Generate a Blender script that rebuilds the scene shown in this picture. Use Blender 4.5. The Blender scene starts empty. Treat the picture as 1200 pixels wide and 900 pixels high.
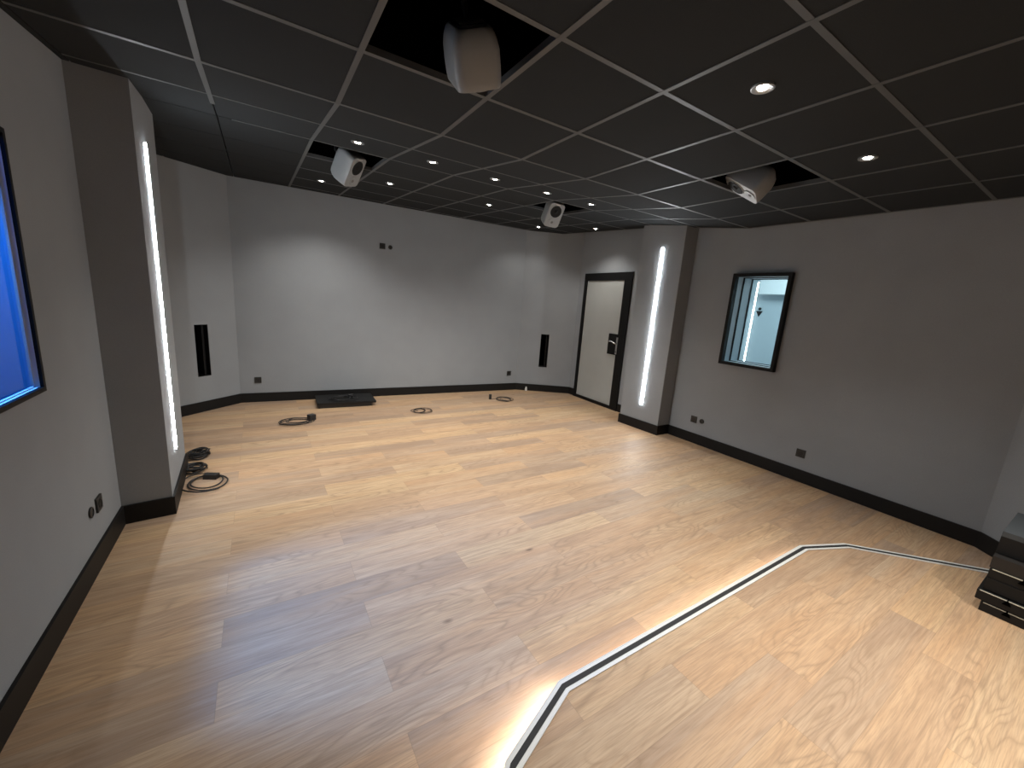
import bpy, bmesh, math, random
from mathutils import Vector, Matrix
random.seed(7)
SC = bpy.context.scene
COL = SC.collection
PI = math.pi

# ------------------------------------------------------------------ helpers
def lin(c):
    return tuple(((x/255)/12.92 if x/255 <= .04045 else ((x/255+.055)/1.055)**2.4) for x in c)

def mat(name, col, rough=.6, metal=0., spec=.5, emit=None, estr=0.):
    m = bpy.data.materials.new(name); m.use_nodes = True
    b = m.node_tree.nodes['Principled BSDF']
    b.inputs['Base Color'].default_value = (*col, 1)
    b.inputs['Roughness'].default_value = rough
    b.inputs['Metallic'].default_value = metal
    b.inputs['Specular IOR Level'].default_value = spec
    if emit:
        b.inputs['Emission Color'].default_value = (*emit, 1)
        b.inputs['Emission Strength'].default_value = estr
    return m

class NB:
    """small node-building helper"""
    def __init__(s, m):
        s.nt = m.node_tree; s.n = s.nt.nodes; s.l = s.nt.links
    def _in(s, sock, v):
        if hasattr(v, 'links'): s.l.new(v, sock)
        elif isinstance(v, (tuple, list)) and len(v) == 3 and sock.type == 'RGBA': sock.default_value = (*v, 1)
        else: sock.default_value = v
    def math(s, op, a, b=None, c=None, clamp=False):
        n = s.n.new('ShaderNodeMath'); n.operation = op; n.use_clamp = clamp
        s._in(n.inputs[0], a)
        if b is not None: s._in(n.inputs[1], b)
        if c is not None: s._in(n.inputs[2], c)
        return n.outputs[0]
    def comb(s, x, y, z=0.):
        n = s.n.new('ShaderNodeCombineXYZ')
        for i, v in enumerate((x, y, z)): s._in(n.inputs[i], v)
        return n.outputs[0]
    def pos(s):
        t = s.n.new('ShaderNodeTexCoord'); p = s.n.new('ShaderNodeSeparateXYZ')
        s.l.new(t.outputs['Object'], p.inputs[0]); return t.outputs['Object'], p.outputs
    def white(s, v):
        n = s.n.new('ShaderNodeTexWhiteNoise'); n.noise_dimensions = '3D'; s.l.new(v, n.inputs['Vector'])
        return n.outputs['Value'], n.outputs['Color']
    def noise(s, v, scale, detail=2., rough=.5, dist=0.):
        n = s.n.new('ShaderNodeTexNoise'); s.l.new(v, n.inputs['Vector'])
        n.inputs['Scale'].default_value = scale; n.inputs['Detail'].default_value = detail
        n.inputs['Roughness'].default_value = rough; n.inputs['Distortion'].default_value = dist
        return n.outputs['Fac']
    def ramp(s, f, stops, interp='LINEAR'):
        n = s.n.new('ShaderNodeValToRGB'); s._in(n.inputs[0], f); r = n.color_ramp; r.interpolation = interp
        while len(r.elements) < len(stops): r.elements.new(.5)
        for e, (p, c) in zip(r.elements, stops): e.position = p; e.color = (*c, 1) if len(c) == 3 else c
        return n.outputs[0]
    def mix(s, f, a, b, mode='MIX'):
        n = s.n.new('ShaderNodeMix'); n.data_type = 'RGBA'; n.blend_type = mode
        s._in(n.inputs[0], f); s._in(n.inputs[6], a); s._in(n.inputs[7], b)
        return n.outputs[2]
    def maprange(s, v, a, b, c, d):
        n = s.n.new('ShaderNodeMapRange'); s._in(n.inputs[0], v)
        for i, x in enumerate((a, b, c, d)): n.inputs[i+1].default_value = x
        return n.outputs[0]
    def bump(s, h, strength, dist=.01):
        n = s.n.new('ShaderNodeBump'); s.l.new(h, n.inputs['Height'])
        n.inputs['Strength'].default_value = strength; n.inputs['Distance'].default_value = dist
        s.l.new(n.outputs[0], s.n['Principled BSDF'].inputs['Normal'])

class MB:
    def __init__(s): s.bm = bmesh.new()
    def poly(s, pts, flip=False):
        vs = [s.bm.verts.new(p) for p in pts]
        if flip: vs.reverse()
        return s.bm.faces.new(vs)
    def hexa(s, a, b):
        """two quads a (bottom), b (top), same winding seen from above ccw"""
        va = [s.bm.verts.new(p) for p in a]; vb = [s.bm.verts.new(p) for p in b]
        n = len(va)
        s.bm.faces.new(list(reversed(va))); s.bm.faces.new(vb)
        for i in range(n):
            j = (i+1) % n
            s.bm.faces.new([va[i], va[j], vb[j], vb[i]])
        return s
    def prism(s, xy, z0, z1):
        zz0 = z0 if callable(z0) else (lambda x, y: z0)
        zz1 = z1 if callable(z1) else (lambda x, y: z1)
        return s.hexa([(x, y, zz0(x, y)) for x, y in xy], [(x, y, zz1(x, y)) for x, y in xy])
    def box(s, x0, x1, y0, y1, z0, z1, M=None):
        pts = [(x0, y0), (x1, y0), (x1, y1), (x0, y1)]
        a = [(x, y, z0) for x, y in pts]; b = [(x, y, z1) for x, y in pts]
        if M is not None: a = [M @ Vector(p) for p in a]; b = [M @ Vector(p) for p in b]
        return s.hexa(a, b)
    def loft(s, rings, cap0=True, cap1=True):
        R = [[s.bm.verts.new(p) for p in r] for r in rings]
        n = len(R[0])
        for a, b in zip(R, R[1:]):
            for i in range(n):
                j = (i+1) % n
                s.bm.faces.new([a[i], a[j], b[j], b[i]])
        if cap0: s.bm.faces.new(list(reversed(R[0])))
        if cap1: s.bm.faces.new(R[-1])
        return s
    def lathe(s, prof, M=None, seg=40, cap0=True, cap1=True):
        """profile of (r, h) about local Z"""
        rings = []
        for r, h in prof:
            ring = []
            for k in range(seg):
                a = 2*PI*k/seg; p = Vector((r*math.cos(a), r*math.sin(a), h))
                ring.append(M @ p if M is not None else p)
            rings.append(ring)
        return s.loft(rings, cap0, cap1)
    def tube(s, pts, r, seg=8, closed=False):
        pts = [Vector(p) for p in pts]; rings = []; up = Vector((0, 0, 1)); n = len(pts)
        for i, p in enumerate(pts):
            t = (pts[min(i+1, n-1)] - pts[max(i-1, 0)]).normalized()
            u = t.cross(up)
            if u.length < 1e-4: u = t.cross(Vector((1, 0, 0)))
            u.normalize(); v = u.cross(t).normalized()
            rings.append([p + r*(math.cos(2*PI*k/seg)*u + math.sin(2*PI*k/seg)*v) for k in range(seg)])
        return s.loft(rings)
    def bevel(s, w, seg=2, angle=.5):
        es = [e for e in s.bm.edges if len(e.link_faces) == 2 and e.calc_face_angle(0) > angle]
        bmesh.ops.bevel(s.bm, geom=es, offset=w, segments=seg, profile=.5, affect='EDGES'); return s
    def build(s, name, m, parent=None, smooth=False, M=None):
        bmesh.ops.recalc_face_normals(s.bm, faces=s.bm.faces)
        me = bpy.data.meshes.new(name)
        if M is not None: s.bm.transform(M)
        s.bm.to_mesh(me); s.bm.free()
        me.materials.append(m)
        if smooth:
            for p in me.polygons: p.use_smooth = True
            try: me.set_sharp_from_angle(angle=.7)
            except Exception: pass
        o = bpy.data.objects.new(name, me); COL.objects.link(o)
        if parent: o.parent = parent
        return o

def tag(o, label, cat, group=None):
    o['label'] = label; o['category'] = cat
    if group: o['group'] = group
    return o
def struct(o): o['kind'] = 'structure'; return o
def thing(name, loc, label, cat, group=None, M=None):
    o = bpy.data.objects.new(name, None); COL.objects.link(o)
    o.empty_display_size = .05
    if M is not None: o.matrix_world = M
    else: o.location = loc
    return tag(o, label, cat, group)
def dup(root, loc=None, label=None, M=None):
    r = root.copy(); COL.objects.link(r)
    if M is not None: r.matrix_world = M
    elif loc is not None: r.location = loc
    if label: r['label'] = label
    for ch in list(root.children):
        c = ch.copy(); COL.objects.link(c); c.parent = r
        for g in list(ch.children):
            d = g.copy(); COL.objects.link(d); d.parent = c
    return r
def frame(origin, xdir, zdir=(0, 0, 1)):
    """matrix: local X along xdir, local Z up, local -Y pointing out (towards the viewer)"""
    x = Vector(xdir).normalized(); z = Vector(zdir).normalized(); y = z.cross(x).normalized()
    M = Matrix((x, y, z)).transposed().to_4x4(); M.translation = Vector(origin); return M

# ------------------------------------------------------------------ materials
def wall_material(name, col):
    m = mat(name, col, rough=.92, spec=.15); b = NB(m)
    v, p = b.pos()
    n = b.noise(v, 420., 2., .6); n2 = b.noise(v, 3., 2.)
    f = b.maprange(n, .3, .7, .9, 1.1); f2 = b.maprange(n2, .3, .7, .97, 1.03)
    c = b.mix(1., col, b.comb(b.math('MULTIPLY', f, f2), b.math('MULTIPLY', f, f2), b.math('MULTIPLY', f, f2)), 'MULTIPLY')
    b.l.new(c, b.n['Principled BSDF'].inputs['Base Color'])
    b.bump(n, .15, .002)
    return m
WALL = wall_material('grey_fabric', (.298, .318, .340))
LEAF = wall_material('door_fabric', (.40, .415, .405))
BLACK = mat('black_skirting', (.0085, .008, .008), .55, spec=.25)
FRAMEB = mat('black_frame', (.006, .006, .0065), .55, spec=.2)
VOID = mat('void_black', (.0015, .0015, .0015), .95, spec=0.)
TILE = wall_material('ceiling_tile', (.0235, .0265, .029))
TBAR = mat('ceiling_bar', (.074, .079, .083), .5)
CHROME = mat('chrome', (.75, .74, .72), .22, 1.)
STEEL = mat('steel', (.5, .5, .5), .35, .9)
ALU = mat('aluminium_trim', (.78, .79, .76), .4, .1)
INSERT = mat('black_insert', (.022, .022, .022), .7)
RUBBER = mat('black_rubber', (.012, .012, .013), .5)
PLASTIC = mat('black_plastic', (.016, .016, .017), .42)
SOCK = mat('socket_black', (.022, .022, .021), .5)
SOCKIN = mat('socket_insert', (.010, .010, .010), .35)
WHITEP = mat('white_plastic', (.75, .75, .73), .4)
SPK = mat('speaker_shell', (.29, .31, .325), .45)
DISH = mat('waveguide_grey', (.16, .165, .17), .45)
CONE = mat('speaker_cone', (.006, .006, .006), .7, spec=.25)
DOME = mat('tweeter_dome', (.16, .16, .16), .35, .5)
GREY = mat('panel_grey', (.06, .068, .075), .75)
PANEL = mat('panel_black', (.008, .008, .008), .6, spec=.3)
PANELB = mat('panel_brown_lit', (.018, .0155, .014), .6)  # panel black lifted to brown for the light on one face
LIP = mat('lit_edge', (.55, .52, .42), .5)  # pale tone painting the light caught on slab lips
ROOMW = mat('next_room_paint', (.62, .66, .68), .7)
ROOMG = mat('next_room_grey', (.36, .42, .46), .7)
BLUEW = mat('blue_room_paint', (.55, .60, .66), .6)
JAMB = mat('reveal_paint', (.42, .47, .52), .5)
LED = mat('led_diffuser', (.9, .9, .9), .5, emit=(.93, .97, 1.), estr=82.)
LEDN = mat('next_room_led', (.9, .9, .9), .5, emit=(.95, .98, 1.), estr=12.)
LEDW = mat('lamp_lens', (.9, .9, .9), .3, emit=(1., .93, .80), estr=60.)
STEPLED = mat('step_led', (.9, .9, .9), .5, emit=(1., .90, .80), estr=115.)
STEPLEDB = mat('step_led_dim', (.9, .9, .9), .5, emit=(1., .90, .80), estr=14.)

def glass_material():
    m = bpy.data.materials.new('window_glass'); m.use_nodes = True; nt = m.node_tree
    for n in list(nt.nodes): nt.nodes.remove(n)
    o = nt.nodes.new('ShaderNodeOutputMaterial'); t = nt.nodes.new('ShaderNodeBsdfTransparent'); g = nt.nodes.new('ShaderNodeBsdfGlossy')
    g.inputs['Roughness'].default_value = .02; t.inputs[0].default_value = (.93, .97, .97, 1)
    f = nt.nodes.new('ShaderNodeFresnel'); f.inputs[0].default_value = 1.45
    mx = nt.nodes.new('ShaderNodeMixShader')
    gm = nt.nodes.new('ShaderNodeNewGeometry'); sb = nt.nodes.new('ShaderNodeMath'); sb.operation = 'SUBTRACT'; sb.inputs[0].default_value = 1.
    ml = nt.nodes.new('ShaderNodeMath'); ml.operation = 'MULTIPLY'      # only the outer surface of the slab mirrors
    nt.links.new(gm.outputs['Backfacing'], sb.inputs[1]); nt.links.new(f.outputs[0], ml.inputs[0]); nt.links.new(sb.outputs[0], ml.inputs[1])
    nt.links.new(ml.outputs[0], mx.inputs[0]); nt.links.new(t.outputs[0], mx.inputs[1]); nt.links.new(g.outputs[0], mx.inputs[2])
    nt.links.new(mx.outputs[0], o.inputs[0]); return m
GLASS = glass_material()

def plank_material(name, ytop, pitch, length, joints, period_rows=None, seed=0.):
    """vinyl oak planks running along X; joints: list of joint x per row (row 0 is just below ytop, counted downwards)"""
    m = mat(name, (.45, .32, .2), .42, spec=.5); b = NB(m)
    v, p = b.pos(); x, y = p[0], p[1]
    t = b.math('DIVIDE', b.math('SUBTRACT', ytop, y), pitch)
    row = b.math('FLOOR', t); fy = b.math('SUBTRACT', t, row)
    if period_rows:
        rm = b.math('FLOORED_MODULO', row, float(period_rows))
        off = None
        for k, j in enumerate(joints):
            term = b.math('MULTIPLY', b.math('COMPARE', rm, float(k), .25), float(j))
            off = term if off is None else b.math('ADD', off, term)
    u = b.math('DIVIDE', b.math('SUBTRACT', x, off), length)
    col = b.math('FLOOR', u); fx = b.math('SUBTRACT', u, col)
    rnd, rc = b.white(b.comb(row, col, seed))
    rs = b.n.new('ShaderNodeSeparateColor'); b.l.new(rc, rs.inputs[0])
    r1, r2, r3 = rs.outputs[0], rs.outputs[1], rs.outputs[2]
    # per plank shifted coordinates
    px = b.math('ADD', x, b.math('MULTIPLY', r1, 37.)); py = b.math('ADD', y, b.math('MULTIPLY', r2, 53.))
    pz = b.math('MULTIPLY', r3, 11.)
    streak = b.noise(b.comb(b.math('MULTIPLY', px, 2.4), b.math('MULTIPLY', py, 60.), pz), 1., 6., .68, .5)
    fine = b.noise(b.comb(b.math('MULTIPLY', px, 9.), b.math('MULTIPLY', py, 230.), pz), 1., 2., .5)
    broad = b.noise(b.comb(b.math('MULTIPLY', px, 1.1), b.math('MULTIPLY', py, 7.5), pz), 1., 2., .5, .6)
    ringf = b.noise(b.comb(b.math('MULTIPLY', px, 1.25), b.math('MULTIPLY', py, 6.5), pz), 1., 1.5, .45, .25)
    rings = b.math('FRACT', b.math('MULTIPLY', ringf, 16.))
    rings = b.maprange(b.math('ABSOLUTE', b.math('SUBTRACT', rings, .5)), 0., .5, 0., 1.)
    rings = b.math('POWER', rings, 3.2)
    tone = b.ramp(r3, [(0., (.37, .265, .19)), (.18, (.43, .315, .23)), (.36, (.53, .355, .215)), (.55, (.58, .385, .235)), (.72, (.64, .43, .245)), (.86, (.67, .475, .28)), (1., (.43, .325, .25))])
    c = b.mix(b.maprange(streak, .36, .72, 0., .75), tone, (.33, .205, .125))
    c = b.mix(b.maprange(broad, .45, .75, 0., .38), c, (.72, .54, .36))
    warm = b.noise(b.comb(b.math('MULTIPLY', px, .8), b.math('MULTIPLY', py, 9.), b.math('ADD', pz, 7.)), 1., 2., .5, .4)
    c = b.mix(b.maprange(warm, .45, .72, 0., .5), c, (.60, .36, .19))
    mask = b.maprange(b.noise(b.comb(b.math('MULTIPLY', px, 1.), b.math('MULTIPLY', py, 5.), pz), 1., 1.), .45, .6, .08, .5)
    c = b.mix(b.math('MULTIPLY', rings, mask), c, (.27, .175, .105))
    c = b.mix(b.maprange(fine, .42, .72, 0., .42), c, (.25, .165, .105))
    # knots
    vo = b.n.new('ShaderNodeTexVoronoi'); b.l.new(b.comb(b.math('MULTIPLY', px, 1.15), b.math('MULTIPLY', py, 2.4), pz), vo.inputs['Vector']); vo.inputs['Scale'].default_value = 1.
    kn = b.maprange(b.math('ADD', vo.outputs['Distance'], b.math('MULTIPLY', streak, .035)), .03, .062, .8, 0.)
    c = b.mix(kn, c, (.13, .075, .045))
    # seams
    ex = b.math('MINIMUM', fx, b.math('SUBTRACT', 1., fx)); ey = b.math('MINIMUM', fy, b.math('SUBTRACT', 1., fy))
    sx = b.math('MULTIPLY', ex, length); sy = b.math('MULTIPLY', ey, pitch)
    seam = b.maprange(b.math('MINIMUM', sx, sy), .0004, .0018, .28, 0.)
    c = b.mix(seam, c, (.12, .08, .05))
    P = b.n['Principled BSDF']; b.l.new(c, P.inputs['Base Color'])
    b.l.new(b.maprange(streak, .3, .7, .5, .62), P.inputs['Roughness'])
    b.bump(fine, .05, .001)
    return m
WOODF = plank_material('oak_planks', 1.917, .187, 1.22, (.40, -.21), 2, 3.)
WOODP = plank_material('oak_planks_platform', 1.030, .187, 1.24, (2.216, 1.498, 1.97, 1.69, 2.68, .9, 1.3), 7, 5.)

# ------------------------------------------------------------------ room outline (measured at the baseboard face)
P = {
 'a': (4.645, .40), 'b': (4.69, 3.258), 'c': (4.462, 3.262), 'd': (4.436, 3.935), 'e': (4.846, 3.935), 'f': (4.925, 5.655),
 'g': (4.081, 6.213), 'h': (-.256, 6.438), 'i': (-1.05, 5.706), 'j': (-1.05, 4.22), 'k': (-.580, 4.22), 'l': (-.549, 3.343),
 'm': (-.803, 3.312), 'n': (-.803, .40), 'o': (-.31, -.17), 'p': (-.31, -2.6), 'q': (4.15, -2.6), 'r': (4.15, -.17)}
ORD = list('abcdefghijklmnopqr')          # counter-clockwise
def offset_outline(d):
    pts = [Vector(P[k]) for k in ORD]; n = len(pts); out = {}
    for i, k in enumerate(ORD):
        a, b, c = pts[i-1], pts[i], pts[(i+1) % n]
        d1 = (b-a).normalized(); d2 = (c-b).normalized()
        n1 = Vector((d1.y, -d1.x)); n2 = Vector((d2.y, -d2.x))   # outward for ccw
        m = (n1+n2).normalized(); out[k] = b + m*(d/max(.3, m.dot(n1)))
    return out
BASE = offset_outline(0.); WALLP = offset_outline(.014); OUT = offset_outline(.16)

hA, Y3, Y5 = 2.593, 2.597, 3.79
Z5 = hA + (Y5-Y3)*.1249
def zc(y): return hA if y <= Y3 else (hA+(y-Y3)*.1249 if y <= Y5 else Z5+(y-Y5)*.058)

def wall(name, k0, k1, holes=(), m=WALL, outd=None, z1=3.2):
    """wall panel from outline corner k0 to k1 (room on the left hand side); holes: (u0,u1,z0,z1), u metres from k0"""
    a, b_ = Vector(WALLP[k0]), Vector(WALLP[k1]); L = (b_-a).length; d = (b_-a)/L; nrm = Vector((d.y, -d.x))
    oa, ob = Vector(OUT[k0]), Vector(OUT[k1])
    if outd: oa, ob = a+nrm*outd, b_+nrm*outd
    us = sorted({0., L, *[h[0] for h in holes], *[h[1] for h in holes]}); zs = sorted({0., z1, *[h[2] for h in holes], *[h[3] for h in holes]})
    mb = MB()
    def outer(u):
        if u <= 1e-6: return oa
        if u >= L-1e-6: return ob
        return a + d*u + nrm*(outd or .146)
    for u0, u1 in zip(us, us[1:]):
        for q0, q1 in zip(zs, zs[1:]):
            um, zm = (u0+u1)/2, (q0+q1)/2
            if any(h[0] < um < h[1] and h[2] < zm < h[3] for h in holes): continue
            i0 = a+d*u0; i1 = a+d*u1; o0, o1 = outer(u0), outer(u1)
            mb.prism([tuple(i0), tuple(o0), tuple(o1), tuple(i1)], q0, q1)
    bmesh.ops.remove_doubles(mb.bm, verts=mb.bm.verts, dist=1e-5)
    # drop the inner faces shared by neighbouring cells
    seen = {}
    for f in mb.bm.faces: seen.setdefault(tuple(round(x, 4) for x in f.calc_center_median()), []).append(f)
    dead = [f for fs in seen.values() if len(fs) > 1 for f in fs]
    if dead: bmesh.ops.delete(mb.bm, geom=dead, context='FACES_ONLY')
    return struct(mb.build(name, m))
def uz(k0, k1, pt):
    a, b_ = Vector(WALLP[k0]), Vector(WALLP[k1]); return (Vector(pt)-a).dot((b_-a).normalized())

# right wall with the small window
wy0, wy1, wz0, wz1 = 2.083, 2.672, 1.092, 2.10
wr = wall('wall_right', 'a', 'b', [(uz('a', 'b', (4.645, wy0)), uz('a', 'b', (4.66, wy1)), wz0, wz1)])
wall('wall_right_column_side', 'b', 'c'); wall('wall_right_column_front', 'c', 'd'); wall('wall_right_column_back', 'd', 'e')
dy0, dy1, dz1 = 4.53, 5.43, 2.085
wall('wall_door_side', 'e', 'f', [(uz('e', 'f', (4.873, 4.40)), uz('e', 'f', (4.915, 5.47)), 0., 2.14)])
sr0, sr1 = uz('f', 'g', (4.544, 5.907)), uz('f', 'g', (4.416, 5.991))
wall('wall_back_right', 'f', 'g', [(sr0, sr1, .468, 1.083)])
wall('wall_back', 'g', 'h')
sl0, sl1 = uz('h', 'i', (-.532, 6.183)), uz('h', 'i', (-.654, 6.071))
wall('wall_back_left', 'h', 'i', [(sl0, sl1, .444, 1.082)])
wall('wall_left_recess', 'i', 'j'); wall('wall_left_column_back', 'j', 'k'); wall('wall_left_column_front', 'k', 'l'); wall('wall_left_column_side', 'l', 'm')
ly0, ly1, lz0, lz1 = 1.888, 2.500, 1.09, 2.115
wall('wall_left', 'm', 'n', [(uz('m', 'n', (-.803, ly1)), uz('m', 'n', (-.803, ly0)), lz0, lz1)], outd=.025)
wall('wall_left_corner', 'n', 'o'); wall('wall_left_rear', 'o', 'p'); wall('wall_rear', 'p', 'q'); wall('wall_right_rear', 'q', 'r'); wall('wall_right_corner', 'r', 'a')

# floor (lower level), platform and ceiling
mb = MB(); mb.box(-1.3, 5.2, .0-2.8, 6.7, -.1, 0.); struct(mb.build('floor', WOODF))

# baseboards
def baseboard(name, k0, k1, h=.128, cut=None):
    a, b_ = Vector(BASE[k0]), Vector(BASE[k1]); wa, wb = Vector(WALLP[k0]), Vector(WALLP[k1])
    if cut:
        L = (b_-a).length; d = (b_-a)/L; dw = (wb-wa).normalized()
        if cut[0]: a = a+d*cut[0]; wa = wa+dw*cut[0]
        if cut[1]: b_ = Vector(BASE[k0])+d*cut[1]; wb = Vector(WALLP[k0])+dw*cut[1]
    mb = MB(); mb.prism([tuple(a), tuple(wa), tuple(wb), tuple(b_)], 0., h)
    # slightly eased top edge
    struct(mb.build(name, BLACK))
for nm, k0, k1, cut in (('right', 'a', 'b', None), ('right_column_side', 'b', 'c', None), ('right_column_front', 'c', 'd', None), ('right_column_back', 'd', 'e', None),
        ('door_near', 'e', 'f', (0, .44)), ('door_far', 'e', 'f', (1.565, 0)), ('back_right', 'f', 'g', None), ('back', 'g', 'h', None), ('back_left', 'h', 'i', None), ('left_recess', 'i', 'j', None),
        ('left_column_back', 'j', 'k', None), ('left_column_front', 'k', 'l', None), ('left_column_side', 'l', 'm', None), ('left', 'm', 'n', None),
        ('left_corner', 'n', 'o', None), ('right_corner', 'r', 'a', None)):
    baseboard('baseboard_'+nm, k0, k1, cut=cut)

# ------------------------------------------------------------------ ceiling: tiles, bars, openings
XG = [-.185+.6*i for i in range(-2, 9)]
YG = sorted([Y3-.593*k for k in range(0, 10)] + [3.1935, Y5] + [Y5+.599*k for k in range(1, 6)])
holes = [(.715, 1.70), (3.115, 1.70), (.715, 4.09), (3.115, 4.09)]
mb = MB()
for x0, x1 in zip(XG, XG[1:]):
    for y0, y1 in zip(YG, YG[1:]):
        if any(x0 < hx < x1 and y0 < hy < y1 for hx, hy in holes): continue
        e = .004
        mb.prism([(x0+e, y0+e), (x1-e, y0+e), (x1-e, y1-e), (x0+e, y1-e)], lambda x, y: zc(y)+.003, lambda x, y: zc(y)+.018)
ceiling = struct(mb.build('ceiling', TILE))
mb = MB(); hw = .0125
for x in XG[2:]:
    for y0, y1 in ((YG[0], Y3), (Y3, Y5), (Y5, YG[-1])):
        if x < 0: y1 = min(y1, 3.43)          # first bar cut short to stand in for the shade beyond
        if y1 <= y0: continue
        mb.prism([(x-hw, y0), (x+hw, y0), (x+hw, y1), (x-hw, y1)], lambda x, y: zc(y), lambda x, y: zc(y)+.03)
for y in YG:
    xs = -.78 if y < 3.7 else (-.10 if y < 3.9 else .40)  # left ends trimmed so bars vanish where the ceiling lies in shade
    mb.prism([(xs, y-hw), (XG[-1], y-hw), (XG[-1], y+hw), (xs, y+hw)], lambda x, y: zc(y)+.0008, lambda x, y: zc(y)+.03)
g = mb.build('ceiling_grid', TBAR, ceiling); g['kind'] = 'structure'
# plenum above the openings
mb = MB(); z = 3.35
mb.box(-1.4, 5.3, -3.0, 6.9, z, z+.05)
struct(mb.build('ceiling_slab', VOID))
mb = MB()
for hx, hy in holes:       # black liner around every opening
    x0, x1 = hx-.31, hx+.31; y0, y1 = hy-.31, hy+.31; t = .01
    lo = lambda x, y: zc(y)+.031
    for a in ((x0-t, x0, y0, y1), (x1, x1+t, y0, y1), (x0, x1, y0-t, y0), (x0, x1, y1, y1+t)):
        mb.prism([(a[0], a[2]), (a[1], a[2]), (a[1], a[3]), (a[0], a[3])], lo, 3.35)
struct(mb.build('ceiling_void_liner', VOID))

# ------------------------------------------------------------------ platform and its lit edge
pth = [(-.36, -.16), (.04, .255), (.643, .871), (.990, 1.018), (3.168, 1.019), (3.519, .878), (4.116, .255), (4.33, .032)]
def inset(path, d):
    out = []; n = len(path)
    for i in range(n):
        p = Vector(path[i]); ds = []
        if i > 0: ds.append((p-Vector(path[i-1])).normalized())
        if i < n-1: ds.append((Vector(path[i+1])-p).normalized())
        ns = [Vector((q.y, -q.x)) for q in ds]; m = sum(ns, Vector((0, 0))).normalized()
        out.append(p+m*(d/m.dot(ns[0])))
    return [tuple(q) for q in out]
H = .07
body = inset(pth, .022)
mb = MB()
xy = body + [(4.33, -2.6), (-.36, -2.6)]
xy = list(reversed(xy))
mb.hexa([(x, y, 0.) for x, y in xy], [(x, y, H-.003) for x, y in xy])
struct(mb.build('floor_platform', WOODP))
def strip(name, d0, d1, z0, z1, m, parent=None, seg=None):
    A = inset(pth, d0); B = inset(pth, d1); mb = MB()
    for i in range(len(pth)-1):
        if seg and i not in seg: continue
        mb.hexa([(*B[i], z0), (*B[i+1], z0), (*A[i+1], z0), (*A[i], z0)], [(*B[i], z1), (*B[i+1], z1), (*A[i+1], z1), (*A[i], z1)])
    bmesh.ops.remove_doubles(mb.bm, verts=mb.bm.verts, dist=1e-5)
    return mb.build(name, m, parent)
nose = struct(strip('trim_1', 0., .058, H-.006, H, ALU))
strip('outer_lip', 0., .004, H-.02, H+.001, ALU, nose)
strip('grip_insert', .019, .040, H-.001, H+.0022, INSERT, nose)['label'] = 'black anti-slip insert'
strip('inner_bead', .051, .0585, H-.001, H+.003, WHITEP, nose)
strip('edge_light', .012, .021, H-.024, H-.0065, STEPLED, nose, seg=(1, 2))['label'] = 'bright light strip under the lip at the left corner'
strip('edge_light', .012, .021, H-.024, H-.0065, STEPLEDB, nose, seg=(3,))['label'] = 'dim light strip under the long lip'

# ------------------------------------------------------------------ windows
def window_frame(mb, o_y0, o_y1, o_z0, o_z1, w, x0, x1):
    mb.box(x0, x1, o_y0, o_y1, o_z1-w, o_z1); mb.box(x0, x1, o_y0, o_y1, o_z0, o_z0+w)
    mb.box(x0, x1, o_y0, o_y0+w, o_z0+w, o_z1-w); mb.box(x0, x1, o_y1-w, o_y1, o_z0+w, o_z1-w)
    return mb
# window_1: right wall, deep reveal with two panes
XR = 4.672
mb = MB(); window_frame(mb, 2.071, 2.684, 1.077, 2.115, .034, XR-.045, XR+.02); w1 = struct(mb.build('window_1', FRAMEB))
mb = MB(); window_frame(mb, 2.071, 2.684, 1.077, 2.115, .03, XR+.021, 5.02); mb.build('reveal', JAMB, w1)
for x in (4.81, 4.995):
    mb = MB(); window_frame(mb, 2.10, 2.655, 1.106, 2.086, .008, x-.012, x+.012); mb.build('gasket', FRAMEB, w1)
    mb = MB(); mb.box(x-.004, x+.004, 2.108, 2.647, 1.114, 2.078); mb.build('pane', GLASS, w1)
# window_2: left wall, shallow frame
XL = -.803
mb = MB(); window_frame(mb, 1.885, 2.507, 1.084, 2.122, .020, XL-.012, XL+.003); w2 = struct(mb.build('window_2', FRAMEB))
mb = MB(); window_frame(mb, 1.882, 2.505, 1.085, 2.12, .019, XL-.034, XL-.0085); mb.build('reveal', BLUEW, w2)
mb = MB(); window_frame(mb, 1.9015, 2.4855, 1.1045, 2.1005, .0035, XL-.033, XL-.024); mb.build('pane_frame', BLUEW, w2)
mb = MB(); mb.box(XL-.031, XL-.026, 1.906, 2.481, 1.109, 2.096); mb.build('pane', GLASS, w2)

# room behind the right window
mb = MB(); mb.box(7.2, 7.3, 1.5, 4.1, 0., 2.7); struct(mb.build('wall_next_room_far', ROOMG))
mb = MB(); mb.box(5.05, 7.2, 4.0, 4.1, 0., 2.7); mb.box(5.05, 7.2, 1.5, 1.6, 0., 2.7); struct(mb.build('wall_next_room_sides', ROOMW))
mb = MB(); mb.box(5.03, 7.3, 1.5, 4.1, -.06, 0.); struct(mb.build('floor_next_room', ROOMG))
mb = MB(); mb.box(5.03, 7.3, 1.5, 4.1, 2.6, 2.66); struct(mb.build('ceiling_next_room', ROOMW))
mb = MB(); mb.box(6.95, 7.2, 1.6, 3.56, 2.04, 2.6); struct(mb.build('ceiling_next_room_soffit', ROOMW))
t = thing('led_light_strip', None, 'white vertical light strip seen through the small window in the right wall', 'light strip', M=frame((7.199, 3.712, .84), (0, -1, 0)))
mb = MB(); mb.box(-.016, .016, -.006, 0., 0., 1.42); mb.build('channel', ALU, t)
mb = MB(); mb.lathe([(.009, .01), (.010, .02), (.010, 1.40), (.009, 1.41)], Matrix.Translation((0, -.008, 0)), 16); mb.build('diffuser', LEDN, t, True)
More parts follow.
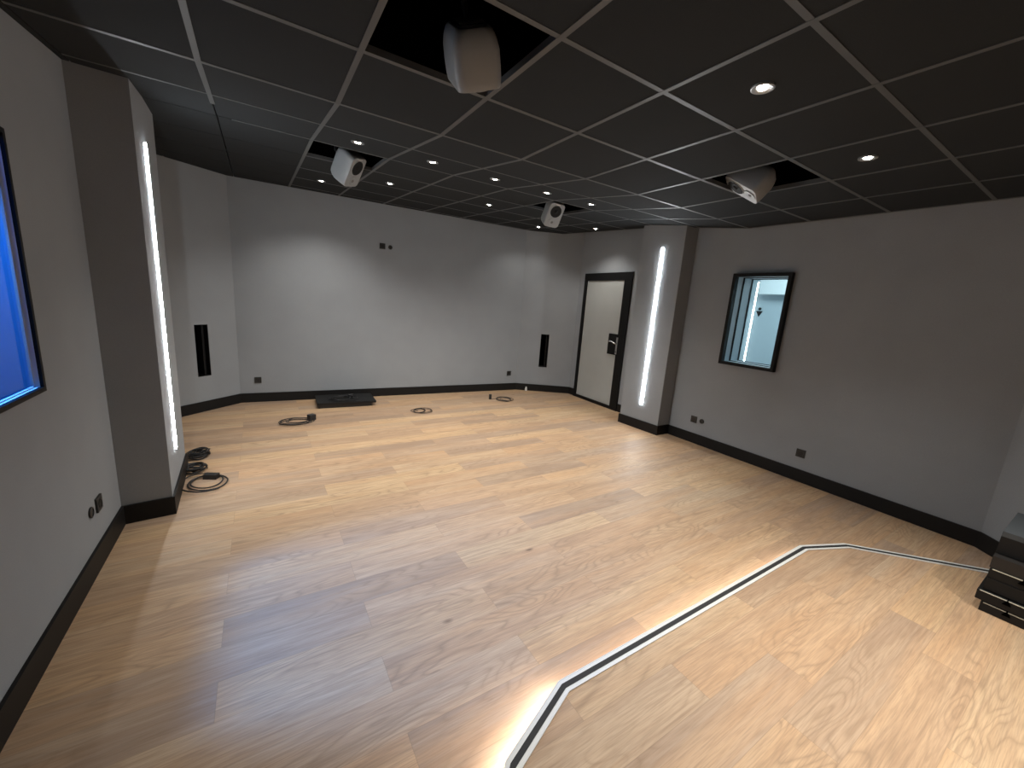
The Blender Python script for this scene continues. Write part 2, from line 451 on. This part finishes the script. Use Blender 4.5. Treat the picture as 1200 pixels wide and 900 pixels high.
t = thing('wall_sign', (7.2, 3.61, 1.75), 'small black figure sign, dot over a triangle, seen through the right window', 'sign', M=frame((7.199, 3.613, 1.75), (0, -1, 0)))
mb = MB(); mb.lathe([(.024, -.004), (.024, .004)], Matrix.Translation((0, -.004, .058)) @ Matrix.Rotation(PI/2, 4, 'X'), 24); mb.build('head_dot', FRAMEB, t)
mb = MB(); tri = [(-.052, .022), (0, -.075), (.052, .022)]
mb.loft([[(x, 0., z) for x, z in tri], [(x, -.008, z) for x, z in tri]]); mb.build('body_triangle', FRAMEB, t)

# room behind the left window
mb = MB(); mb.box(-2.3, -2.2, .1, 3.26, 0., 2.52); struct(mb.build('wall_blue_room_far', BLUEW))
mb = MB(); mb.box(-2.2, -.843, 3.18, 3.26, 0., 2.52); mb.box(-2.2, -.843, .1, .2, 0., 2.52); struct(mb.build('wall_blue_room_sides', BLUEW))
mb = MB(); mb.box(-2.3, -.843, .1, 3.26, -.06, 0.); struct(mb.build('floor_blue_room', BLUEW))
mb = MB(); mb.box(-2.3, -.843, .1, 3.26, 2.52, 2.56); struct(mb.build('ceiling_blue_room', BLUEW))

# ------------------------------------------------------------------ door
dv = (Vector((4.917, 5.50)) - Vector((4.866, 4.378))).normalized()
# local X runs from far jamb to near jamb (towards the camera), -Y points into the room
MD = frame((4.9165, 5.50, 0.), (-dv.x, -dv.y, 0))
# local u = distance from far edge ; frame u 0..1.125
door = bpy.data.objects.new('door_1', None); COL.objects.link(door); door.matrix_world = MD; struct(door)
mb = MB(); mb.box(0., .066, -.012, .11, 0., 2.205); mb.box(.965, 1.125, -.012, .11, 0., 2.205); mb.box(.066, .965, -.012, .11, 2.085, 2.205); mb.bevel(.003, 1); mb.build('door_frame', FRAMEB, door)
mb = MB(); mb.box(.066, .965, -.012, .11, 0., .05); mb.build('threshold', FRAMEB, door)
mb = MB(); mb.box(.070, .961, .006, .052, .053, 2.081); mb.bevel(.004, 2); leaf = mb.build('door_leaf', LEAF, door)
mb = MB(); mb.box(.765, .975, -.014, .006, .90, 1.235); mb.bevel(.003, 1); lp = mb.build('lock_plate', FRAMEB, door)
mb = MB(); mb.box(.958, .988, -.024, -.0145, .915, 1.185); mb.bevel(.006, 2); mb.build('escutcheon', STEEL, lp)
mb = MB(); mb.tube([(.973, -.022, 1.085), (.973, -.045, 1.085), (.966, -.056, 1.087), (.94, -.060, 1.096), (.91, -.060, 1.110), (.87, -.060, 1.116), (.835, -.060, 1.110)], .011, 10); mb.build('lever', CHROME, lp, True)
mb = MB(); mb.lathe([(.008, 0), (.008, .004)], Matrix.Translation((.973, -.0245, .955)) @ Matrix.Rotation(PI/2, 4, 'X'), 16); mb.build('keyhole', FRAMEB, lp)

# ------------------------------------------------------------------ slots in the angled walls
def slot(k0, k1, u0, u1, z0, z1, label):
    a, b_ = Vector(WALLP[k0]), Vector(WALLP[k1]); d = (b_-a).normalized(); um = (u0+u1)/2; w = u1-u0; h = z1-z0
    o = a+d*um
    M = frame((o.x, o.y, z0), (-d.x, -d.y, 0))
    t = thing('wall_slot', None, label, 'vent', M=M)
    mb = MB(); e = .004; D = .22
    mb.box(-w/2, -w/2+e, .001, D, 0, h); mb.box(w/2-e, w/2, .001, D, 0, h); mb.box(-w/2+e, w/2-e, .001, D, 0, e); mb.box(-w/2+e, w/2-e, .001, D, h-e, h)
    mb.build('liner', FRAMEB, t)
    mb = MB(); mb.box(-w/2+e, w/2-e, D-.01, D, e, h-e); mb.build('back_board', VOID, t)
    mb = MB(); mb.box(w*.14, w*.30, .03, .05, e, h-e); mb.build('post', FRAMEB, t)
    return t
slot('h', 'i', sl0, sl1, .444, 1.082, 'tall black slot cut into the angled wall at the left rear corner')
slot('f', 'g', sr0, sr1, .468, 1.083, 'tall black slot cut into the angled wall left of the door')

# ------------------------------------------------------------------ LED strips on the columns
def led_strip(label, M, h):
    t = thing('led_light_strip', None, label, 'light strip', M=M)
    mb = MB(); mb.box(-.015, .015, -.004, .001, 0., h); mb.build('channel', ALU, t)
    mb = MB(); pr = [(r*.019, z) for r, z in ((.6, .002), (1, .012), (1, h-.012), (.6, h-.002))]
    mb.lathe(pr, Matrix.Translation((0, -.0045, 0)) @ Matrix.Diagonal((1, .32, 1, 1)), 16); mb.build('diffuser', LED, t, True)
    return t
cd = (Vector(P['d'])-Vector(P['c'])).normalized()
led_strip('tall white light strip on the front of the column right of the door', frame((4.4635, 3.577, .344), (-cd.x, -cd.y, 0)), 2.10)
kd = (Vector(P['l'])-Vector(P['k'])).normalized()
led_strip('tall white light strip on the left column face', frame((-.5735, 3.69, .36), (-kd.x, -kd.y, 0)), 2.09)

# ------------------------------------------------------------------ sockets
def socket(o, d, label):
    t = thing('wall_socket', None, label, 'socket', 'black wall sockets', M=frame(o, d))
    mb = MB(); mb.box(-.041, .041, -.010, 0., -.041, .041); mb.bevel(.004, 2); mb.build('faceplate', SOCK, t)
    mb = MB(); M = Matrix.Translation((0, -.0105, 0)) @ Matrix.Rotation(PI/2, 4, 'X')
    mb.lathe([(.026, 0.), (.026, .002), (.0225, .002), (.0215, -.006)], M, 28, True, True); mb.build('insert', SOCKIN, t, True)
    for x in (-.0095, .0095):
        mb = MB(); mb.lathe([(.003, .0), (.003, .004)], Matrix.Translation((x, -.0045, 0)) @ Matrix.Rotation(PI/2, 4, 'X'), 10); mb.build('contact', STEEL, t)
    return t
def outlet(o, d, label):
    t = thing('cable_outlet', None, label, 'outlet', M=frame(o, d))
    mb = MB(); R = Matrix.Rotation(PI/2, 4, 'X')
    mb.lathe([(.029, 0.), (.031, .004), (.029, .009), (.022, .010), (.020, .004)], R, 28); mb.build('rim', SOCKIN, t, True)
    mb = MB(); mb.lathe([(.0195, .003), (.0195, .006), (.012, .008)], R, 24); mb.build('cover', SOCK, t, True)
    return t
wr_d = (Vector(P['a'])-Vector(P['b'])).normalized()
def onright(y, z): a, b_ = Vector(WALLP['a']), Vector(WALLP['b']); s = (y-a.y)/(b_.y-a.y); q = a+(b_-a)*s; return (q.x, q.y, z)
D_R = (wr_d.x, wr_d.y, 0)
socket(onright(2.91, .306), D_R, 'square black wall socket on the right wall beside the column')
outlet(onright(2.80, .309), D_R, 'small round black outlet low on the right wall beside the column')
socket(onright(1.675, .297), D_R, 'square black wall socket alone on the right wall, below the window')
D_L = (0, 1, 0)
socket((WALLP['m'][0], 2.945, .334), D_L, 'square black wall socket on the left wall beside the column')
outlet((WALLP['m'][0], 2.825, .338), D_L, 'small round black outlet on the left wall, nearer than the socket')
bd = (Vector(P['g'])-Vector(P['h'])).normalized(); D_B = (bd.x, bd.y, 0)
def onback(x, z): a, b_ = Vector(WALLP['h']), Vector(WALLP['g']); s = (x-a.x)/(b_.x-a.x); q = a+(b_-a)*s; return (q.x, q.y, z)
socket(onback(1.612, 2.302), D_B, 'square black socket high up in the middle of the back wall')
outlet(onback(1.728, 2.298), D_B, 'round black outlet high up on the back wall')
socket(onback(-.05, .312), D_B, 'square black wall socket low on the back wall at its left end')
socket(onback(3.92, .318), D_B, 'square black wall socket low on the back wall at its right end')

# ------------------------------------------------------------------ downlights
def spot(parent, energy, size, M, blend=.6, col=(1., .955, .885), loc=(0, 0, -.012)):
    L = bpy.data.lights.new('downlight_beam', 'SPOT'); L.energy = energy; L.spot_size = math.radians(size); L.spot_blend = blend
    L.shadow_soft_size = .03; L.color = col
    o = bpy.data.objects.new('downlight_beam', L); COL.objects.link(o); o.parent = parent; o.location = loc; return o
t0 = None
ROW1 = ['nearest downlight, upper right, largest bright spot in the black ceiling', 'downlight at the far right of the ceiling, right of the right speaker opening']
LAMPS = [(1.90, 1.116, 1.5, 'white downlight nearest the camera, largest bright spot in the dark ceiling'),
 (3.10, 1.109, 1.3, 'white downlight at the right end of the ceiling, right of the right speaker opening'),
 (.687, 3.447, 1.0, 'white downlight just in front of the rear left speaker opening'),
 (1.278, 3.446, 1.0, 'white downlight second from left in the middle row across the ceiling'),
 (1.890, 3.478, 1.0, 'white downlight in the centre of the middle row across the ceiling'),
 (2.489, 3.482, 1.0, 'white downlight just in front of the rear right speaker opening'),
 (3.084, 3.480, 1.0, 'white downlight at the right end of the middle row, beyond the rear right speaker opening'),
 (1.292, 4.788, 1.0, 'white downlight right of the rear left speaker and behind the middle row'),
 (.689, 5.488, 1.3, 'white downlight at the far left near the back wall, behind the rear left speaker'),
 (2.526, 4.767, .9, 'small white downlight left of the rear right speaker opening'),
 (3.925, 5.650, .3, 'white downlight at the lower left edge of the rear right speaker'),
 (4.391, 4.802, .75, 'white downlight in front of the door, nearest to it')]
EN = 58.
for x, y, f, lab in LAMPS:
    z = zc(y)
    sl = 0. if y <= Y3 else (.1249 if y <= Y5 else .058)
    M = Matrix.Translation((x, y, z)) @ Matrix.Rotation(math.atan(sl), 4, 'X')
    if t0 is None:
        t0 = thing('downlight', None, lab, 'ceiling light', 'recessed downlights in the dark ceiling', M=M)
        mb = MB(); mb.lathe([(.022, .001), (.030, -.001), (.041, -.006), (.047, -.0045), (.048, .002)], None, 36, False, False); mb.build('trim_ring', STEEL, t0, True)
        mb = MB(); mb.lathe([(.0225, .0), (.019, -.004), (.010, -.006), (.001, -.0065)], None, 32); mb.build('lens', LEDW, t0, True)
        t = t0
    else:
        t = dup(t0, label=lab, M=M)
for t, (x, y, f, lab) in zip([o for o in SC.objects if o.name.startswith('downlight')], LAMPS):
    spot(t, EN*f, 124. if y > 2 else 104., None, .75)

# ------------------------------------------------------------------ ceiling speakers
def rrect(w, h, r, y, n=6):
    pts = []
    for cx, cz, a0 in ((w/2-r, h/2-r, 0), (-w/2+r, h/2-r, PI/2), (-w/2+r, -h/2+r, PI), (w/2-r, -h/2+r, 1.5*PI)):
        for k in range(n+1):
            a = a0+PI/2*k/n; pts.append((cx+r*math.cos(a), y, cz+r*math.sin(a)))
    return pts
def speaker(label, pos, nrm, up):
    n = Vector(nrm).normalized(); u = Vector(up); u = (u-n*u.dot(n)).normalized(); yv = -n; xv = yv.cross(u).normalized()
    M = Matrix((xv, yv, u)).transposed().to_4x4(); M.translation = Vector(pos)
    t = thing('ceiling_speaker', None, label, 'loudspeaker', M=M)
    w, h, d = .198, .292, .198
    prof = [(-d/2, .93, .955, .036), (-d/2+.006, .965, .975, .04), (-d/2+.03, .995, .99, .042), (-d*.12, 1.0, 1.0, .042), (d*.15, .97, .985, .036), (d*.33, .90, .94, .04), (d*.45, .80, .87, .04), (d/2, .70, .80, .04)]
    mb = MB(); mb.loft([rrect(w*a, h*b, r, y) for y, a, b, r in prof]); mb.build('cabinet', SPK, t, True)
    F = Matrix.Translation((0, -d/2, 0))
    R = Matrix.Rotation(PI/2, 4, 'X')      # local +Z of the lathe points to -Y (out)
    mb = MB(); mb.lathe([(.076, .0), (.076, .004), (.073, .0055), (.068, .0035)], F @ Matrix.Translation((0, 0, .048)) @ R, 40); wf = mb.build('woofer', SPK, t, True)
    mb = MB(); mb.lathe([(.0685, .0032), (.065, .006), (.042, .0045), (.022, .0042), (.018, .0085), (.001, .011)], F @ Matrix.Translation((0, 0, .048)) @ R, 36); mb.build('cone', CONE, wf, True)
    mb = MB(); mb.lathe([(.050, .0), (.050, .0045), (.046, .0055), (.034, .0035), (.018, .0012)], F @ Matrix.Translation((0, 0, -.083)) @ R, 36); tw = mb.build('tweeter', SPK, t, True)
    mb = MB(); mb.lathe([(.015, .0008), (.013, .005), (.007, .008), (.001, .009)], F @ Matrix.Translation((0, 0, -.083)) @ R, 24); mb.build('dome', DOME, tw, True)
    mb = MB(); mb.box(-.026, .026, -d/2-.003, -d/2+.002, .124, .131); mb.build('badge', WHITEP, t)
    mb = MB(); mb.loft([rrect(w*.60, h*.70, .02, d/2-.001), rrect(w*.58, h*.68, .02, d/2+.008)])
    for k in range(5): mb.box(-.05, .05, d/2+.008, d/2+.014, -.07+.03*k, -.064+.03*k)
    mb.build('rear_panel', PLASTIC, t)
    # bracket: arm from the back of the cabinet up into the void
    Mi = M.inverted(); top = Mi @ Vector((pos[0]-n.x*.10, pos[1]-n.y*.10, 3.10)); base = Vector((0, d/2+.006, .03))
    mid = base + Vector((0, .06, .02))
    mb = MB(); mb.tube([base, mid, mid*.5+top*.5+Vector((0, .02, 0)), top], .013, 8); mb.build('bracket', PLASTIC, t, True)
    return t
speaker('grey loudspeaker hanging in the near ceiling opening, the largest of the four, seen from below', (.815, 1.775, 2.622), (.41, .48, -.78), (.12, .82, .57))
speaker('grey loudspeaker lying tilted in the right hand ceiling opening', (3.20, 1.845, 2.648), (-.40, .45, -.80), (-.16, .83, .54))
speaker('grey loudspeaker in the rear left ceiling opening, turned to the right', (.765, 4.30, 2.746), (.62, -.52, -.58), (.23, -.59, .78))
speaker('grey loudspeaker in the rear right ceiling opening, facing the camera', (3.045, 4.12, 2.708), (-.22, -.80, -.55), (-.06, -.56, .83))

# ------------------------------------------------------------------ cables on the floor
def coil(name, c, rx, ry, rot, turns, label, r=.0045, z0=0., spread=.02, plug=None, lead=None, seed=1, lift=.004, m=RUBBER):
    rd = random.Random(seed)
    t = thing(name, (c[0], c[1], z0), label, 'cable')
    pts = []; N = 36
    ph = rd.random()*6
    for i in range(int(turns*N)+1):
        a = ph+2*PI*i/N; k = i/N
        w = 1+spread/rx*math.sin(1.7*k+seed)*1.0
        ox, oy = spread*math.sin(2.3*k+seed*2), spread*math.cos(1.9*k+seed)
        x = rx*w*math.cos(a)+ox; y = ry*w*math.sin(a)+oy
        zz = r+.001+lift*k+.004*(.5+.5*math.sin(3*a+seed))
        pts.append((x*math.cos(rot)-y*math.sin(rot), x*math.sin(rot)+y*math.cos(rot), zz))
    if lead:
        e = Vector(pts[-1]); L = Vector((lead[0], lead[1], r+.001))
        for k in range(1, 9): pts.append(tuple(e.lerp(L, k/8)))
    mb = MB(); mb.tube(pts, r, 8); mb.build('cord', m, t, True)
    if plug:
        px, py, sx, sy, sz, pr = plug
        M = Matrix.Translation((px, py, 0)) @ Matrix.Rotation(pr, 4, 'Z')
        mb = MB(); mb.box(-sx/2, sx/2, -sy/2, sy/2, .001, sz, M); mb.bevel(min(sx, sy, sz)*.18, 2); mb.build('plug', PLASTIC, t)
        for q in (-.25, .25):
            mb = MB(); mb.lathe([(.004, 0), (.004, .006)], M @ Matrix.Translation((q*sx, -sy*.15, sz)), 10); mb.build('plug_pin', CHROME, t)
    return t
coil('cable_coil', (.335, 5.29), .155, .12, .05, 5, 'coiled dark cable with black plug on the floor, leftmost of the loose coils', plug=(.165, .05, .075, .07, .07, .5), seed=2, spread=.03, r=.0042)
coil('cable_coil', (1.905, 5.30), .115, .105, .2, 4, 'small coiled cable without plug in the middle of the floor', seed=5, spread=.03, r=.0038)
coil('cable_coil', (3.45, 5.57), .115, .12, -.3, 4, 'coiled cable with upright black plug, rightmost on the floor', plug=(-.22, .10, .035, .03, .085, 0.), lead=(-.2, .08), seed=9, spread=.022, r=.0038)
coil('cable_coil', (.965, 5.98), .15, .11, .1, 4, 'coiled dark cable lying on top of the black floor panel', z0=.083, plug=(.13, .09, .07, .045, .04, .3), seed=4, spread=.03, r=.005)
coil('cable_coil', (-.420, 3.80), .135, .165, .3, 2.6, 'large open loop of black cable with plug beside the left column', plug=(.025, .095, .10, .055, .04, -.45), seed=3, spread=.026, r=.0058)
def bundle(c, rx, ry, n, seed, label, r=.006):
    rd = random.Random(seed); t = thing('cable_bundle', (c[0], c[1], 0), label, 'cable')
    mb = MB(); pts = []
    N = 30
    for i in range(n*N+1):
        a = 2*PI*i/N; k = i/N; s = .72+.28*math.sin(2.1*k+seed)
        pts.append((rx*s*math.cos(a)+.012*math.sin(k*3.1), ry*s*math.sin(a)+.012*math.cos(k*2.7), r+.001+.0055*k+.008*(.5+.5*math.sin(2*a+k))))
    mb.tube(pts, r, 7); mb.build('cord', RUBBER, t, True)
    mb = MB(); mb.tube([(rx*.45, -ry*.7, .03), (rx*.75, -ry*.65, .075), (rx*.98, -ry*.4, .055), (rx*1.0, -ry*.1, .02)], .007, 8); mb.build('cord_end', RUBBER, t, True)
    return t
bundle((-.535, 4.46), .085, .12, 9, 1, 'thick bundle of black cable by the left column, farthest of the heap')
bundle((-.525, 4.10), .085, .085, 8, 4, 'flat bundle of black cable between the thick bundle and the open cable loop')

# black flat panel by the back wall
t = thing('floor_panel', (1.0, 6.05, 0), 'flat black panel lying on the floor against the back wall', 'panel')
def quadbox(mb, q, z0, z1): return mb.hexa([(x-1.0, y-6.05, z0) for x, y in q], [(x-1.0, y-6.05, z1) for x, y in q])
mb = MB(); quadbox(mb, [(.62, 5.82), (1.39, 5.775), (1.42, 6.27), (.645, 6.31)], .052, .08); mb.bevel(.004, 2); mb.build('top_board', PANEL, t)
mb = MB(); quadbox(mb, [(.64, 5.845), (1.335, 5.81), (1.36, 6.24), (.665, 6.28)], 0., .052); mb.build('plinth', PLASTIC, t)

# small white cylinder by the baseboard
t = thing('white_cap', (4.235, 6.085, 0), 'small white cylinder standing on the floor against the black baseboard', 'cap')
mb = MB(); mb.lathe([(.020, 0.), (.021, .003), (.021, .042), (.019, .046)], None, 20); mb.build('body', WHITEP, t, True)
mb = MB(); mb.lathe([(.015, .046), (.015, .072), (.011, .075)], None, 20); mb.build('cap', WHITEP, t, True)

# ------------------------------------------------------------------ stack of black panels at the right edge
def slab(name, x0, x1, y0, y1, z0, z1, m, label, lip=False, notches=(), chamf=.006):
    t = thing(name, ((x0+x1)/2, (y0+y1)/2, z0), label, 'panel', 'black panels in the stack')
    cx, cy = (x0+x1)/2, (y0+y1)/2; h = z1-z0
    mb = MB(); mb.box(x0-cx, x1-cx, y0-cy, y1-cy, 0, h); mb.bevel(chamf, 2); mb.build('board', m, t)
    if lip:
        mb = MB(); mb.box(x0-cx-.0015, x0-cx+.006, y0-cy+.01, y1-cy-.01, h-.003, h+.0005); mb.build('lit_lip', LIP, t)  # pale strip painted in for the lit lip of a black slab
    for cyy in notches:
        mb = MB(); pr = [(cyy-.016, 0.), (cyy+.016, 0.), (cyy, .030)]
        mb.loft([[(x0-cx-.006, y-cy, z+h*.55) for y, z in pr], [(x0-cx+.02, y-cy, z+h*.55) for y, z in pr]]); mb.build('notch_shade', VOID, t)  # black wedge paints the dark of a notch between panels
    return t
slab('black_slab', 3.430, 3.95, -.42, .212, .070, .122, PANEL, 'black panel at the very bottom of the stack on the platform', True, (.115, -.02, -.16))
slab('black_slab', 3.428, 3.95, -.42, .238, .130, .186, PANEL, 'black panel second from the bottom of the stack, with lit top edge', True, (.125, -.02, -.16))
slab('black_slab', 3.455, 3.96, -.42, .222, .192, .262, PANEL, 'black panel third from the bottom of the stack, set slightly back', False, ())
slab('black_slab', 3.462, 3.97, -.42, .222, .264, .318, PANEL, 'black panel fourth from the bottom of the stack', True, (.10, -.04))
slab('black_slab', 3.470, 3.98, -.42, .226, .322, .392, PANELB, 'brownish black panel just under the grey topped block of the stack')
t = slab('padded_block', 3.53, 4.02, -.42, .225, .396, .50, PANEL, 'black block with slate grey padded top crowning the stack')
mb = MB(); mb.box(-.245, .245, -.322, .322, .105, .135); mb.bevel(.012, 3); mb.build('padded_top', GREY, t, True)

# ------------------------------------------------------------------ lights besides the fittings
def area(name, loc, target, sx, sy, energy, col):
    L = bpy.data.lights.new(name, 'AREA'); L.shape = 'RECTANGLE'; L.size = sx; L.size_y = sy; L.energy = energy; L.color = col
    o = bpy.data.objects.new(name, L); COL.objects.link(o); o.location = loc
    o.rotation_euler = (Vector(target)-Vector(loc)).to_track_quat('-Z', 'Y').to_euler(); return o
L = bpy.data.lights.new('blue_room_spot', 'SPOT'); L.energy = 430.; L.spot_size = math.radians(44); L.spot_blend = .7; L.shadow_soft_size = .16; L.color = (.09, .36, 1.)
o = bpy.data.objects.new('blue_room_spot', L); COL.objects.link(o); o.location = (-1.48, 2.36, 2.40)
o.rotation_euler = (Vector((.42, 1.98, 0.))-o.location).to_track_quat('-Z', 'Y').to_euler()
area('blue_room_wall_lamp', (-1.5, 2.35, 2.40), (-1.1, 3.18, 1.45), .4, .3, 19., (.010, .18, 1.))
area('next_room_lamp', (5.9, 2.6, 2.55), (6.6, 3.4, 0.), 1.0, .8, 75., (.82, .94, 1.))
# assumed downlights out of view: bare spots added to brighten the platform
for x, y, e, sz in ((.70, 1.11, .8, 110), (1.30, -.75, 1.4, 84), (2.2, -.75, 1.4, 84), (3.1, -.75, 1.2, 84), (1.7, .15, 1.25, 80), (2.7, .15, 1.1, 80)):
    L = bpy.data.lights.new('rear_downlight', 'SPOT'); L.energy = EN*e; L.spot_size = math.radians(sz); L.spot_blend = .75; L.shadow_soft_size = .03; L.color = (1., .955, .885)
    o = bpy.data.objects.new('rear_downlight', L); COL.objects.link(o); o.location = (x, y, 2.575)

# ------------------------------------------------------------------ world, camera, colour management
w = bpy.data.worlds.new('world'); SC.world = w; w.use_nodes = True
w.node_tree.nodes['Background'].inputs[0].default_value = (0, 0, 0, 1)
f, yaw, pitch, roll = 466.987, .5713902, .1987363, .0721820
fwd = Vector((math.sin(yaw)*math.cos(pitch), math.cos(yaw)*math.cos(pitch), -math.sin(pitch)))
r0 = Vector((math.cos(yaw), -math.sin(yaw), 0)); u0 = r0.cross(fwd)
rt = math.cos(roll)*r0 + math.sin(roll)*u0; up = -math.sin(roll)*r0 + math.cos(roll)*u0
cam = bpy.data.cameras.new('camera'); cam.sensor_width = 36.; cam.lens = f/1200*36.; cam.clip_start = .02
co = bpy.data.objects.new('camera', cam); COL.objects.link(co)
M = Matrix((rt, up, -fwd)).transposed().to_4x4(); M.translation = Vector((0, 0, 1.59975)); co.matrix_world = M
SC.camera = co
SC.view_settings.view_transform = 'Standard'; SC.view_settings.look = 'None'
SC.view_settings.exposure = 0.; SC.view_settings.gamma = 1.; SC.view_settings.use_curve_mapping = False
SC.cycles.max_bounces = 8; SC.cycles.diffuse_bounces = 5; SC.cycles.sample_clamp_indirect = 4.
